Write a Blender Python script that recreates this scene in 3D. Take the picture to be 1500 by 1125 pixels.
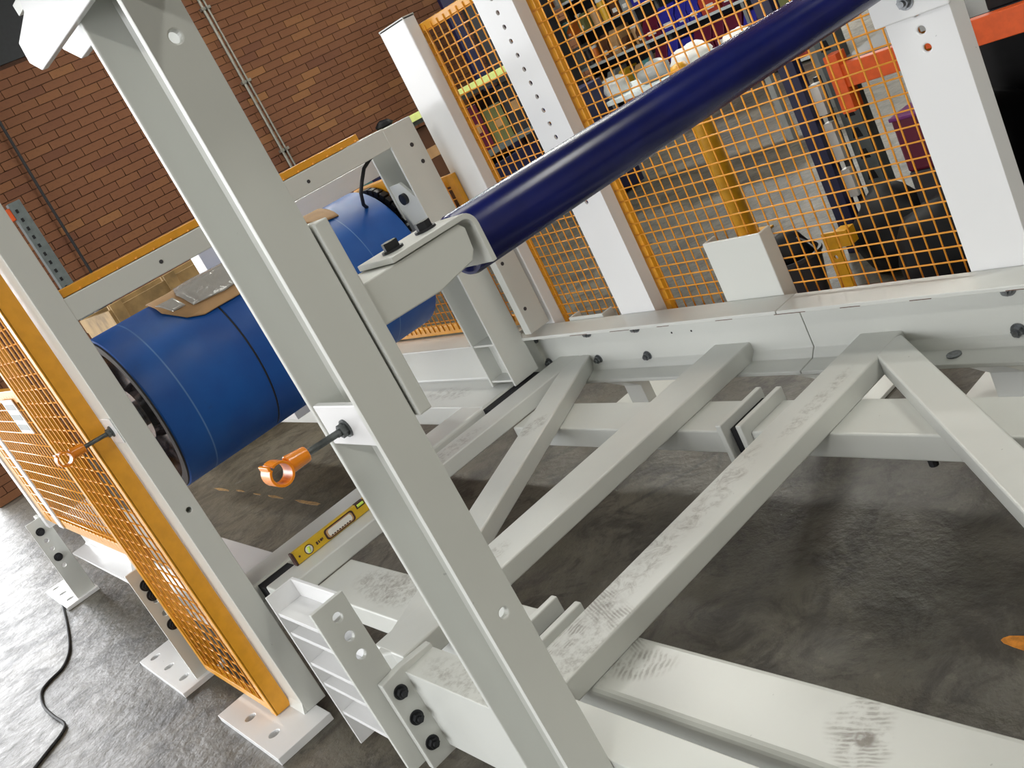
import bpy, bmesh, math, random
from mathutils import Vector, Matrix
random.seed(7)
for o in list(bpy.data.objects): bpy.data.objects.remove(o)
SC = bpy.context.scene
COL = SC.collection
# ------------------------------------------------------------------ camera
cam = bpy.data.cameras.new('camera'); camo = bpy.data.objects.new('camera', cam); COL.objects.link(camo)
cam.sensor_width = 36.0; cam.lens = 1445.88/1500*36.0; cam.clip_start = .02; cam.clip_end = 200
RX = (0.58145754, 0.68172021, -0.4440323); DN = (-0.02535642, -0.53032787, -0.84741336); FW = (-0.81318152, 0.50399396, -0.29107715)
camo.matrix_world = Matrix(((RX[0], -DN[0], -FW[0], 0), (RX[1], -DN[1], -FW[1], 0), (RX[2], -DN[2], -FW[2], 1.5), (0, 0, 0, 1)))
SC.camera = camo
# ------------------------------------------------------------------ world, light, exposure
W = bpy.data.worlds.new('daylight'); SC.world = W; W.use_nodes = True
bg = W.node_tree.nodes['Background']; bg.inputs[0].default_value = (.965, .98, 1.0, 1); bg.inputs[1].default_value = 7.2
SC.view_settings.view_transform = 'Standard'; SC.view_settings.look = 'None'; SC.view_settings.gamma = 1
SC.view_settings.use_curve_mapping = False
SC.view_settings.exposure = 0.0
def area(name, loc, rot, sx, sy, power, col, portal=False):
    l = bpy.data.lights.new(name, 'AREA'); l.shape = 'RECTANGLE'; l.size = sx; l.size_y = sy; l.energy = power; l.color = col
    o = bpy.data.objects.new(name, l); COL.objects.link(o); o.location = loc; o.rotation_euler = rot
    if portal: l.cycles.is_portal = True
    return o
DOOR_Y0, DOOR_Y1, DOOR_Z = -5.0, 0.75, 3.6           # open roller door in the brick wall, out of frame to the left
area('door_portal', (-10.05, (DOOR_Y0+DOOR_Y1)/2, DOOR_Z/2), (0, -math.pi/2, 0), DOOR_Z, DOOR_Y1-DOOR_Y0, 1, (1, 1, 1), True)
area('added_front_portal', (-2.75, -8.25, 2.2), (math.pi/2, 0, 0), 9.5, 4.4, 1, (1, 1, 1), True)  # unseen front opening, added and sized to light the steel facing it
area('end_door_portal', (-10.05, 12.2, 1.9), (0, -math.pi/2, 0), 3.8, 4.4, 1, (1, 1, 1), True)
ADDED_LAMPS = [(-7.5, -2.5, 45), (-3.2, -2.5, 36), (1.0, -2.5, 90), (4.2, .6, 80), (-3.2, 2.2, 20), (1.0, 2.6, 60), (-7.6, 4.1, 75), (-5.7, 4.25, 90), (-4.1, 4.1, 45), (-7.4, 10.4, 250), (-4.2, 10.6, 250), (1.0, 8.0, 40)]  # unseen lamps, placed and powered to brighten the floor and steel
for lx, ly, pw in ADDED_LAMPS:
    area('added_ceiling_light', (lx, ly, 4.63), (0, 0, 0), 1.5, .34, pw, (1.0, .99, .92))

# ------------------------------------------------------------------ materials
def srgb(r, g, b):
    f = lambda c: (c/255/12.92) if c/255 <= .04045 else ((c/255+.055)/1.055)**2.4
    return (f(r), f(g), f(b), 1)
class NT:
    def __init__(s, name):
        s.m = bpy.data.materials.new(name); s.m.use_nodes = True; s.t = s.m.node_tree
        s.b = s.t.nodes['Principled BSDF']; s.tc = s.n('ShaderNodeTexCoord')
    def n(s, typ, **kw):
        nd = s.t.nodes.new(typ)
        for k, v in kw.items(): setattr(nd, k, v)
        return nd
    def l(s, a, b): s.t.links.new(a, b)
    def set(s, nd, **kw):
        for k, v in kw.items(): nd.inputs[k].default_value = v
        return nd
    def noise(s, scale, detail=4, rough=.55, vec=None, dist=0):
        nd = s.n('ShaderNodeTexNoise'); nd.inputs['Scale'].default_value = scale; nd.inputs['Detail'].default_value = detail
        nd.inputs['Roughness'].default_value = rough; nd.inputs['Distortion'].default_value = dist
        s.l(vec if vec else s.tc.outputs['Object'], nd.inputs['Vector']); return nd.outputs['Fac']
    def mapv(s, loc=(0, 0, 0), rot=(0, 0, 0), scale=(1, 1, 1), typ='POINT'):
        nd = s.n('ShaderNodeMapping', vector_type=typ); nd.inputs['Location'].default_value = loc
        nd.inputs['Rotation'].default_value = rot; nd.inputs['Scale'].default_value = scale
        s.l(s.tc.outputs['Object'], nd.inputs['Vector']); return nd.outputs['Vector']
    def rng(s, v, a, b, c=0., d=1.):
        nd = s.n('ShaderNodeMapRange'); nd.interpolation_type = 'SMOOTHSTEP'
        nd.inputs[1].default_value = a; nd.inputs[2].default_value = b; nd.inputs[3].default_value = c; nd.inputs[4].default_value = d
        s.l(v, nd.inputs[0]); return nd.outputs[0]
    def math(s, op, a, b=None):
        nd = s.n('ShaderNodeMath', operation=op)
        for i, v in enumerate((a, b)):
            if v is None: continue
            if isinstance(v, (int, float)): nd.inputs[i].default_value = v
            else: s.l(v, nd.inputs[i])
        return nd.outputs[0]
    def mix(s, fac, a, b):
        nd = s.n('ShaderNodeMix', data_type='RGBA')
        for i, v in ((0, fac), (6, a), (7, b)):
            if isinstance(v, (tuple, float, int)): nd.inputs[i].default_value = v
            else: s.l(v, nd.inputs[i])
        return nd.outputs[2]
    def bump(s, h, strength=.1, dist=.01):
        nd = s.n('ShaderNodeBump'); nd.inputs['Strength'].default_value = strength; nd.inputs['Distance'].default_value = dist
        s.l(h, nd.inputs['Height']); s.l(nd.outputs[0], s.b.inputs['Normal'])
def simple(name, col, rough=.5, metal=0, var=.12, scale=25, bump=0, spec=.5):
    t = NT(name); n = t.noise(scale)
    dk = tuple(c*(1-var) for c in col[:3])+(1,); lt = tuple(min(1, c*(1+var)) for c in col[:3])+(1,)
    t.l(t.mix(t.rng(n, .3, .7), dk, lt), t.b.inputs['Base Color'])
    t.b.inputs['Roughness'].default_value = rough; t.b.inputs['Metallic'].default_value = metal
    t.b.inputs['Specular IOR Level'].default_value = spec
    if bump: t.bump(t.noise(scale*6, 2), bump, .002)
    return t.m
def paint(name, col, rough=.33, dirt=(), dirtcol=srgb(92, 80, 66), grime=.25):
    """white gloss enamel; dirt = boot prints and smears: (centre, radii, angle about z, kind)"""
    t = NT(name)
    n = t.noise(3.0, 5); n2 = t.noise(40, 4)
    c = t.mix(t.math('MULTIPLY', t.rng(n, .45, .8), grime), col, tuple(v*.8 for v in col[:3])+(1,))
    speck = t.math('MULTIPLY', t.rng(t.noise(70, 1), .80, .84), .5)
    c = t.mix(speck, c, tuple(v*.45 for v in col[:3])+(1,))
    rough_add = None
    geo = t.n('ShaderNodeNewGeometry'); sep = t.n('ShaderNodeSeparateXYZ'); t.l(geo.outputs['Normal'], sep.inputs[0])
    top = t.rng(sep.outputs[2], .7, .95)
    for cen, rad, ang, kind in dirt:
        mp = t.mapv(cen, (0, 0, ang), rad, 'TEXTURE')
        ln = t.n('ShaderNodeVectorMath', operation='LENGTH'); t.l(mp, ln.inputs[0])
        mask = t.rng(ln.outputs['Value'], 1.0, .55)
        if kind == 'tread':
            w = t.n('ShaderNodeTexWave'); w.bands_direction = 'X'; w.wave_profile = 'SIN'; w.inputs['Scale'].default_value = 2.2
            w.inputs['Distortion'].default_value = 4.5; w.inputs['Detail'].default_value = 2.5; w.inputs['Detail Scale'].default_value = .8
            t.l(mp, w.inputs['Vector'])
            pat = t.math('MULTIPLY', t.rng(w.outputs['Fac'], .30, .65, .25, 1), t.rng(t.noise(34, 5), .36, .60))
            pat = t.math('MULTIPLY', pat, .55)
        elif kind == 'heel':
            pat = t.math('MULTIPLY', t.rng(t.noise(60, 4), .3, .6), .85)
        elif kind == 'fine':
            pat = t.math('MULTIPLY', t.rng(t.noise(48, 8, .75), .42, .68), .45)
        else:
            pat = t.math('MULTIPLY', t.rng(t.noise(26, 9, .75, None, 1.2), .42, .72), .62)
        fac = t.math('MULTIPLY', t.math('MULTIPLY', mask, pat), top)
        c = t.mix(fac, c, dirtcol)
    t.l(c, t.b.inputs['Base Color'])
    t.l(t.rng(n, .2, .8, rough-.02, rough+.04), t.b.inputs['Roughness'])
    return t.m
WHITE = (.61, .62, .585, 1)
M = {}
M['white'] = paint('white_enamel', WHITE)
M['white_worn'] = paint('white_enamel_boot_marked', WHITE, dirt=[
    ((-1.54, 1.02, .45), (.06, .20, .2), .05, 'smear'), ((-1.50, .80, .45), (.07, .17, .2), .2, 'fine'), ((-1.53, .90, .45), (.05, .14, .2), 1.2, 'tread'),
    ((-1.53, 1.30, .45), (.045, .22, .2), .1, 'smear'), ((-1.50, 1.66, .45), (.03, .20, .2), 0, 'fine'),
    ((-1.39, .83, .40), (.085, .050, .2), .35, 'tread'), ((-.925, .845, .40), (.075, .062, .2), 1.9, 'tread'), ((-.895, .80, .40), (.055, .055, .2), 1.9, 'tread'), ((-.90, .815, .40), (.018, .022, .2), .6, 'heel'),
    ((-2.42, .84, .40), (.20, .075, .2), 0, 'smear'), ((-2.36, .83, .40), (.16, .075, .2), 0, 'fine'),
    ((-1.56, .80, .40), (.06, .07, .2), 0, 'tread'), ((-1.45, .56, .57), (.26, .05, .2), 0, 'fine'), ((-2.79, 1.3, .45), (.06, .3, .2), 0, 'fine'),
    ((-3.3, 1.76, .46), (.2, .06, .2), 0, 'smear'), ((-2.03, .95, .45), (.05, .10, .2), 0, 'fine'), ((-2.5, 1.55, .45), (.05, .08, .2), 0, 'fine')], grime=.4)
M['white_lit'] = paint('white_enamel_lit', (.76, .76, .76, 1), rough=.24, grime=.1)  # lighter copy of the same enamel, with daylight brightness put into its colour
M['orange'] = simple('orange_enamel', srgb(224, 156, 40), .30, var=.06)
M['orange_wire'] = simple('orange_wire_coating', srgb(232, 158, 56), .28, var=.05)
M['hook_orange'] = simple('orange_plastic', srgb(240, 140, 30), .22, var=.04)
M['navy'] = simple('navy_roller_paint', srgb(18, 26, 92), .26, var=.15, scale=9, spec=.4)
M['rubber'] = simple('black_rubber', (.010, .010, .012, 1), .6)
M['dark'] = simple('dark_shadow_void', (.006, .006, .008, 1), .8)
M['steel'] = simple('zinc_bolt', (.22, .23, .24, 1), .38, 1, .25, 90)
M['black_steel'] = simple('black_oxide_bolt', (.035, .036, .04, 1), .45, .6)
M['rod'] = simple('threaded_rod_steel', (.12, .13, .13, 1), .42, .8, .3, 60)
M['wood'] = simple('pine_crate_wood', srgb(150, 122, 78), .7, var=.3, scale=8)
M['card'] = simple('brown_cardboard', srgb(176, 140, 98), .75, var=.08, scale=14)
M['galv'] = simple('galvanised_conduit', srgb(150, 148, 138), .4, .6, .1)
M['rackgreen'] = simple('grey_green_rack_paint', srgb(98, 106, 106), .45)
M['rackblue'] = simple('navy_rack_paint', srgb(22, 24, 62), .45)
M['rackorange'] = simple('rack_beam_orange', srgb(222, 92, 36), .4, var=.08)
M['bollard'] = simple('bollard_yellow', srgb(216, 156, 24), .4, var=.08)
M['limeyellow'] = simple('lime_yellow_paint', srgb(232, 244, 150), .5, var=.05)
M['shelfwhite'] = simple('white_shelf_board', srgb(206, 214, 214), .5)
M['blackbag'] = simple('black_plastic', (.006, .006, .007, 1), .55, var=.3, scale=12, spec=.25)
for nm, c in dict(p_blue=(44, 44, 150), p_maroon=(96, 20, 48), p_green=(40, 120, 70), p_white=(228, 226, 220), p_tan=(190, 150, 105), p_red=(170, 60, 44),
                  p_yellow=(226, 176, 50), p_grey=(140, 142, 140), p_brown=(92, 60, 40), p_olive=(110, 112, 70), p_purple=(110, 40, 110), p_darkgrey=(52, 52, 56), p_teal=(90, 150, 150), p_orange=(220, 120, 50), p_gold=(200,160,60)).items():
    M[nm] = simple(nm, srgb(*c), .4, var=.1, scale=8)
# drum blue: gloss urethane lagging with faint scuff rings
def drum_mat():
    t = NT('blue_urethane_lagging'); n = t.noise(4, 5); c = t.mix(t.rng(n, .3, .75), srgb(0, 70, 148), srgb(4, 88, 170))
    sx = t.n('ShaderNodeSeparateXYZ'); t.l(t.tc.outputs['Object'], sx.inputs[0])
    for y0, w, a in ((.815, .004, .4), (1.165, .003, .35), (1.50, .002, .3), (1.60, .003, .4)):
        d = t.math('ABSOLUTE', t.math('SUBTRACT', sx.outputs[1], t.math('ADD', t.math('MULTIPLY', t.noise(1.2, 1), .02), y0-.01)))
        f = t.math('MULTIPLY', t.rng(d, w, 0), t.rng(t.noise(7, 2), .3, .6, .2, a))
        c = t.mix(f, c, srgb(150, 190, 225))
    c = t.mix(t.rng(t.noise(11, 6, .7), .62, .75, 0, .3), c, srgb(30, 50, 80))
    t.l(c, t.b.inputs['Base Color']); t.l(t.rng(t.noise(9), .3, .7, .42, .55), t.b.inputs['Roughness']); return t.m
M['drum'] = drum_mat()
def plastic_mat():
    t = NT('clear_plastic_sleeve'); t.b.inputs['Base Color'].default_value = (.55, .55, .53, 1); t.b.inputs['Roughness'].default_value = .12
    t.b.inputs['Alpha'].default_value = .62; t.bump(t.noise(22, 3), .5, .01); return t.m
M['plastic'] = plastic_mat()
def vial_mat():
    t = NT('vial_liquid'); t.b.inputs['Base Color'].default_value = srgb(196, 224, 90); t.b.inputs['Roughness'].default_value = .1; return t.m
M['vial'] = vial_mat()
M['level_yellow'] = simple('level_yellow', srgb(206, 168, 34), .4, var=.08)
M['level_dark'] = simple('level_dark_trim', srgb(66, 40, 34), .5)
# concrete floor
def floor_mat():
    t = NT('sealed_concrete')
    n1 = t.noise(.9, 6, .6); n2 = t.noise(5.5, 10, .74, None, .8); n3 = t.noise(17, 9, .72)
    c = t.mix(t.rng(n1, .3, .70), (.064, .058, .043, 1), (.132, .120, .094, 1))
    c = t.mix(t.rng(n2, .45, .62, 0, .85), c, (.032, .027, .021, 1))
    c = t.mix(t.rng(n3, .54, .72, 0, .5), c, (.19, .172, .138, 1))
    c = t.mix(t.rng(t.noise(46, 5, .7), .54, .70, 0, .5), c, (.030, .026, .021, 1))
    # sparse scrapes and tyre drags
    for sc, rot, off, amt in ((.75, .3, 3.1, .6), (.5, 1.2, 9.7, .5), (1.1, 2.1, 5.3, .45)):
        wv = t.n('ShaderNodeTexVoronoi', feature='DISTANCE_TO_EDGE'); wv.inputs['Scale'].default_value = sc; wv.inputs['Randomness'].default_value = 1
        mp = t.mapv((off, off*.7, 0), (0, 0, rot), (1, .45, 1))
        ad = t.n('ShaderNodeVectorMath', operation='ADD'); t.l(mp, ad.inputs[0])
        nz = t.n('ShaderNodeTexNoise'); nz.inputs['Scale'].default_value = .8; nz.inputs['Detail'].default_value = 2; t.l(mp, nz.inputs['Vector'])
        t.l(nz.outputs['Color'], ad.inputs[1]); t.l(ad.outputs[0], wv.inputs['Vector'])
        line = t.math('MULTIPLY', t.rng(wv.outputs['Distance'], .010, .002), t.rng(t.noise(1.7, 5, .6), .50, .62, 0, amt))
        c = t.mix(line, c, (.020, .019, .017, 1))
    t.l(c, t.b.inputs['Base Color'])
    t.l(t.rng(t.math('ADD', t.math('MULTIPLY', n2, .6), t.math('MULTIPLY', n3, .4)), .35, .65, .32, .50), t.b.inputs['Roughness'])
    t.b.inputs['Specular IOR Level'].default_value = .55
    h = t.math('ADD', t.noise(8, 8, .65), t.math('MULTIPLY', t.noise(30, 5), .35))
    t.bump(h, .38, .02); return t.m
M['floor'] = floor_mat()
def brick_mat():
    t = NT('red_brown_brick'); oi = t.n('ShaderNodeObjectInfo'); ge = t.n('ShaderNodeNewGeometry')
    r = t.math('FRACT', t.math('ADD', t.math('MULTIPLY', oi.outputs['Random'], 7.3), ge.outputs['Random Per Island']))
    cr = t.n('ShaderNodeValToRGB'); t.l(r, cr.inputs[0]); e = cr.color_ramp.elements
    e[0].position = 0; e[0].color = srgb(98, 58, 38); e[1].position = 1; e[1].color = srgb(138, 94, 54)
    for p, c in ((.10, (108, 67, 42)), (.45, (114, 72, 44)), (.75, (111, 69, 43)), (.92, (122, 79, 47))):
        x = e.new(p); x.color = srgb(*c)
    big = t.noise(.5, 3); c = t.mix(t.rng(big, .3, .7, 0, .35), cr.outputs[0], srgb(136, 88, 54))
    c = t.mix(t.rng(t.noise(30, 4), .55, .8, 0, .4), c, srgb(80, 46, 34))
    t.l(c, t.b.inputs['Base Color']); t.b.inputs['Roughness'].default_value = .8; t.bump(t.noise(60, 3), .3, .004); return t.m
M['brick'] = brick_mat()
M['mortar'] = simple('dark_mortar', srgb(66, 42, 28), .95, var=.15, scale=30)
M['plaster'] = simple('painted_block_wall', srgb(196, 190, 178), .8, var=.05, scale=3)
M['ceiling'] = simple('dark_ceiling', (.05, .052, .058, 1), .8)
M['cladding'] = simple('dark_cladding', (.015, .017, .02, 1), .7)
M['asphalt'] = simple('yard_asphalt', (.25, .25, .25, 1), .9)
def lampmat():
    t = NT('lamp_diffuser'); t.b.inputs['Emission Color'].default_value = (1, .98, .88, 1); t.b.inputs['Emission Strength'].default_value = 3; return t.m
M['lamp'] = lampmat()

# ------------------------------------------------------------------ mesh helpers
class MB:
    def __init__(s): s.v = []; s.f = []
    def add(s, vs, fs):
        b = len(s.v); s.v += [tuple(v) for v in vs]; s.f += [tuple(i+b for i in f) for f in fs]; return s
    def box(s, x0, x1, y0, y1, z0, z1):
        x0, x1 = sorted((x0, x1)); y0, y1 = sorted((y0, y1)); z0, z1 = sorted((z0, z1))
        return s.add([(x0, y0, z0), (x1, y0, z0), (x1, y1, z0), (x0, y1, z0), (x0, y0, z1), (x1, y0, z1), (x1, y1, z1), (x0, y1, z1)],
                     [(0, 3, 2, 1), (4, 5, 6, 7), (0, 1, 5, 4), (1, 2, 6, 5), (2, 3, 7, 6), (3, 0, 4, 7)])
    def prism(s, poly, axis, a, b):
        """poly: 2D loop; axis x: (y,z), y: (x,z), z: (x,y)"""
        def p(u, v, w): return {'x': (w, u, v), 'y': (u, w, v), 'z': (u, v, w)}[axis]
        n = len(poly); ar = sum(poly[i][0]*poly[(i+1) % n][1]-poly[(i+1) % n][0]*poly[i][1] for i in range(n))
        if (ar < 0) != (axis == 'y'): poly = poly[::-1]
        vs = [p(u, v, a) for u, v in poly]+[p(u, v, b) for u, v in poly]
        fs = [tuple(range(n))[::-1], tuple(range(n, 2*n))]+[(i, (i+1) % n, n+(i+1) % n, n+i) for i in range(n)]
        if b < a: fs = [f[::-1] for f in fs]
        return s.add(vs, fs)
    def beam(s, p0, p1, w, h):
        """rectangular bar lying level from p0 to p1 (top centre line), width w, height h"""
        a = Vector(p0); b = Vector(p1); d = (b-a).normalized(); r = Vector((d.y, -d.x, 0)).normalized()*w/2
        vs = []
        for q in (a, b): vs += [q-r-Vector((0, 0, h)), q+r-Vector((0, 0, h)), q+r, q-r]
        return s.add(vs, [(3, 2, 1, 0), (4, 5, 6, 7), (0, 1, 5, 4), (1, 2, 6, 5), (2, 3, 7, 6), (3, 0, 4, 7)])
    def cyl(s, p0, p1, r, n=16, r1=None, cap=True):
        a = Vector(p0); b = Vector(p1); d = (b-a).normalized(); r1 = r if r1 is None else r1
        u = d.orthogonal().normalized(); w = d.cross(u)
        vs = [a+(u*math.cos(2*math.pi*i/n)+w*math.sin(2*math.pi*i/n))*r for i in range(n)]+[b+(u*math.cos(2*math.pi*i/n)+w*math.sin(2*math.pi*i/n))*r1 for i in range(n)]
        fs = [(i, (i+1) % n, n+(i+1) % n, n+i) for i in range(n)]
        if cap: fs += [tuple(range(n))[::-1], tuple(range(n, 2*n))]
        return s.add(vs, fs)
    def lathe_y(s, cx, cz, prof, n=64):
        """prof: list of (y, r) revolved about an axis along y"""
        vs = []; m = len(prof)
        for i in range(n):
            a = 2*math.pi*i/n
            vs += [(cx+math.cos(a)*r, y, cz+math.sin(a)*r) for y, r in prof]
        fs = [(i*m+j, i*m+j+1, ((i+1) % n)*m+j+1, ((i+1) % n)*m+j) for i in range(n) for j in range(m-1)]
        return s.add(vs, fs)
    def lathe_z(s, cx, cy, prof, n=20):
        vs = []; m = len(prof)
        for i in range(n):
            a = 2*math.pi*i/n
            vs += [(cx+math.cos(a)*r, cy+math.sin(a)*r, z) for r, z in prof]
        fs = [(i*m+j, ((i+1) % n)*m+j, ((i+1) % n)*m+j+1, i*m+j+1) for i in range(n) for j in range(m-1)]
        return s.add(vs, fs)
    def tube(s, pts, r, n=8):
        pts = [Vector(p) for p in pts]; vs = []; u = None
        for i, p in enumerate(pts):
            d = (pts[min(i+1, len(pts)-1)]-pts[max(i-1, 0)]).normalized()
            if u is None: u = d.orthogonal().normalized()
            u = (u-d*u.dot(d)).normalized(); w = d.cross(u)
            vs += [p+(u*math.cos(2*math.pi*k/n)+w*math.sin(2*math.pi*k/n))*r for k in range(n)]
        fs = [(i*n+k, i*n+(k+1) % n, (i+1)*n+(k+1) % n, (i+1)*n+k) for i in range(len(pts)-1) for k in range(n)]
        fs += [tuple(range(n))[::-1], tuple(range((len(pts)-1)*n, len(pts)*n))]
        return s.add(vs, fs)
    def build(s, name, mat, parent=None, bevel=0, smooth=False, seg=2, fix=False):
        me = bpy.data.meshes.new(name); me.from_pydata(s.v, [], s.f)
        if fix:
            bm = bmesh.new(); bm.from_mesh(me); bmesh.ops.recalc_face_normals(bm, faces=bm.faces); bm.to_mesh(me); bm.free()
        me.materials.append(M[mat] if isinstance(mat, str) else mat)
        o = bpy.data.objects.new(name, me); COL.objects.link(o)
        if smooth:
            for p in me.polygons: p.use_smooth = True
            if smooth == 'auto':
                try: me.set_sharp_from_angle(angle=math.radians(40))
                except Exception: pass
        if bevel:
            b = o.modifiers.new('bevel', 'BEVEL'); b.width = bevel; b.segments = seg; b.limit_method = 'ANGLE'; b.angle_limit = math.radians(40); b.harden_normals = False
        attach(o, parent)
        return o
def attach(o, parent):
    if parent is not None:
        o.parent = parent; o.matrix_parent_inverse = Matrix.Translation(-wloc(parent))
def wloc(o):
    v = Vector(o.location)
    return v if o.type == 'EMPTY' else Vector((0, 0, 0))
def tag(o, label, cat, group=None):
    o['label'] = label; o['category'] = cat
    if group: o['group'] = group
    return o
def thing(name, label, cat, loc, group=None):
    e = bpy.data.objects.new(name, None); COL.objects.link(e); e.location = loc; e.empty_display_size = .1
    return tag(e, label, cat, group)
def struct(o): o['kind'] = 'structure'; return o
def cut(o, cyls):
    """drill real holes: cyls = [(p0, p1, r)]"""
    c = MB()
    for p0, p1, r in cyls: c.cyl(p0, p1, r, 18)
    co = c.build('cutter', 'dark')
    co.data.materials.clear()
    md = o.modifiers.new('holes', 'BOOLEAN'); md.operation = 'DIFFERENCE'; md.object = co; md.solver = 'EXACT'
    bv = [m for m in o.modifiers if m.type == 'BEVEL']
    w = None
    if bv: w = bv[0].width; o.modifiers.remove(bv[0])
    dg = bpy.context.evaluated_depsgraph_get(); me = bpy.data.meshes.new_from_object(o.evaluated_get(dg))
    o.modifiers.clear(); o.data = me
    bpy.data.objects.remove(co)
    if w:
        b = o.modifiers.new('bevel', 'BEVEL'); b.width = w; b.segments = 2; b.limit_method = 'ANGLE'; b.angle_limit = math.radians(50)
    return o
# shared bolt meshes (axis +z, head sits on z = 0)
_bm = {}
def bolt(pos, axis, r, parent, mat='steel', nut=True, name='bolt'):
    key = (round(r, 4), mat, nut)
    if key not in _bm:
        m = MB(); m.cyl((0, 0, 0), (0, 0, r*.28), r*1.35, 20)
        m.cyl((0, 0, r*.28), (0, 0, r*1.15), r, 6)
        if nut: m.cyl((0, 0, r*1.15), (0, 0, r*1.7), r*.55, 12)
        o = m.build('bolt', mat); _bm[key] = o.data; bpy.data.objects.remove(o)
    o = bpy.data.objects.new(name, _bm[key]); COL.objects.link(o)
    q = Vector(axis).normalized().to_track_quat('Z', 'Y'); base = wloc(parent) if parent is not None else Vector((0, 0, 0))
    o.rotation_mode = 'QUATERNION'; o.rotation_quaternion = q; o.location = Vector(pos)
    attach(o, parent)
    return o
def C_neg_y(x0, x1, y0, y1, t):
    """plan section of a channel open towards -y (flanges at x0 and x1)"""
    return [(x0, y0), (x0+t, y0), (x0+t*1.25, y1-t*1.6), (x0+t*2.0, y1-t), (x1-t*2.0, y1-t), (x1-t*1.25, y1-t*1.6), (x1-t, y0), (x1, y0), (x1, y1), (x0, y1)]
def mesh_panel(mb, xs, zs, y, r, x0, x1, z0, z1, front='v', n=6):
    off = r*1.6*(1 if front == 'h' else -1)
    for x in xs: mb.cyl((x, y+off/2, z0), (x, y+off/2, z1), r, n)
    for z in zs: mb.cyl((x0, y-off/2, z), (x1, y-off/2, z), r, n)
def frange(a, b, st):
    n = int(math.floor((b-a)/st+1e-6)); return [a+i*st for i in range(n+1)]

# ================================================================== SETTING
fl = struct(MB().box(-10.2, 6.2, -8.2, 15.2, -.2, 0).build('floor', 'floor'))
yard = struct(MB().box(-60, -10.2, -8.4, 60, -.3, -.02).build('ground', 'asphalt'))
for k, (x, y, w, d, a) in enumerate([(-5.9, 1.475, .30, .022, .0), (-5.62, 1.49, .16, .016, .0), (-5.35, 1.488, .14, .012, .0), (-5.1, 1.49, .24, .018, .02), (-4.66, 1.49, .34, .026, .0)]):
    pts = [(x+w/2*math.cos(t)*random.uniform(.7, 1.1), y+d/2*math.sin(t)*random.uniform(.6, 1.2)) for t in [2*math.pi*i/11 for i in range(11)]]
    MB().prism(pts, 'z', 0, .0012).build('worn_paint_mark', simple('worn_orange_line%d' % k, srgb(140, 108, 62), .7, var=.35, scale=40), fl)
pts = [(-1.03+.07*math.cos(t)*random.uniform(.85, 1.05), 1.448+.022*math.sin(t)*random.uniform(.8, 1.1)) for t in [2*math.pi*i/15 for i in range(15)]]
MB().prism(pts, 'z', 0, .0012).build('paint_mark', simple('orange_floor_paint', srgb(190, 120, 36), .6, var=.25, scale=60), fl)
# brick wall with the roller-door opening
BW = -10.0
wl = struct(MB().box(BW-.22, BW-.012, DOOR_Y1, 10.0, 0, 3.42).build('wall_left', 'mortar'))
struct(MB().box(BW-.22, BW-.012, -8.2, DOOR_Y0, 0, 5).build('wall_left_pier', 'plaster'))
struct(MB().box(BW-.22, BW-.012, DOOR_Y0, DOOR_Y1, DOOR_Z, 5).build('wall_left_lintel', 'cladding'))
struct(MB().box(BW-.25, BW-.0, DOOR_Y1, 15, 3.42, 5).build('wall_left_cladding', 'cladding'))
struct(MB().box(BW-.22, BW-.012, 14.4, 15, 0, 3.8).build('wall_left_corner', 'plaster'))
struct(MB().box(-10.2, 6.2, 15, 15.2, 0, 5).build('wall_back', 'plaster'))
struct(MB().box(-10.2, -7.5, -8.4, -8.2, 0, 5).build('wall_front', 'plaster'))
struct(MB().box(2.0, 6.2, -8.4, -8.2, 0, 5).build('wall_front_pier', 'plaster'))
struct(MB().box(-7.5, 2.0, -8.4, -8.2, 4.4, 5).build('wall_front_lintel', 'plaster'))
struct(MB().box(-60, 40, -60, -8.4, -.3, -.02).build('ground_front', 'asphalt'))
struct(MB().box(6.2, 6.4, -8.4, 15.2, 0, 5).build('wall_right', 'plaster'))
struct(MB().box(-10.3, 6.4, -8.4, 15.2, 5, 5.2).build('ceiling', 'ceiling'))
BL, BH, BT = .232, .074, .0065
cells = []
z = 0.004; row = 0
while z+BH < 3.42:
    y = DOOR_Y1+.005-(row % 2)*(BL+BT)/2
    while y < 10.0:
        a = max(y, DOOR_Y1); b = min(y+BL, 10.0)
        if b-a > .05: cells.append((a, b, z))
        y += BL+BT
    z += BH+BT; row += 1
def in_view(a, z):
    return 1.1 < a < 5.2 and 1.25 < z < 3.42
cand = sorted([c for c in cells if abs(c[1]-c[0]-BL) < .001 and in_view(c[0], c[2])], key=lambda c: (c[0]-0)**2+(c[2]-1.5)**2)[:300]
cs = set(cand)
bm_ = MB().box(-.055, .0, 0, BL, 0, BH); bo = bm_.build('brick', 'brick'); bmesh_data = bo.data; bpy.data.objects.remove(bo)
for a, b, z in cand:
    o = bpy.data.objects.new('brick', bmesh_data); COL.objects.link(o); o.location = (BW+random.uniform(-.002, .002), a, z); o.parent = wl
rest = MB()
for c in cells:
    if c not in cs:
        d = random.uniform(-.002, .002); rest.box(BW-.05+d, BW+d, c[0], c[1], c[2], c[2]+BH)
ro = rest.build('brickwork', 'brick', wl); ro['kind'] = 'stuff'
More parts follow.
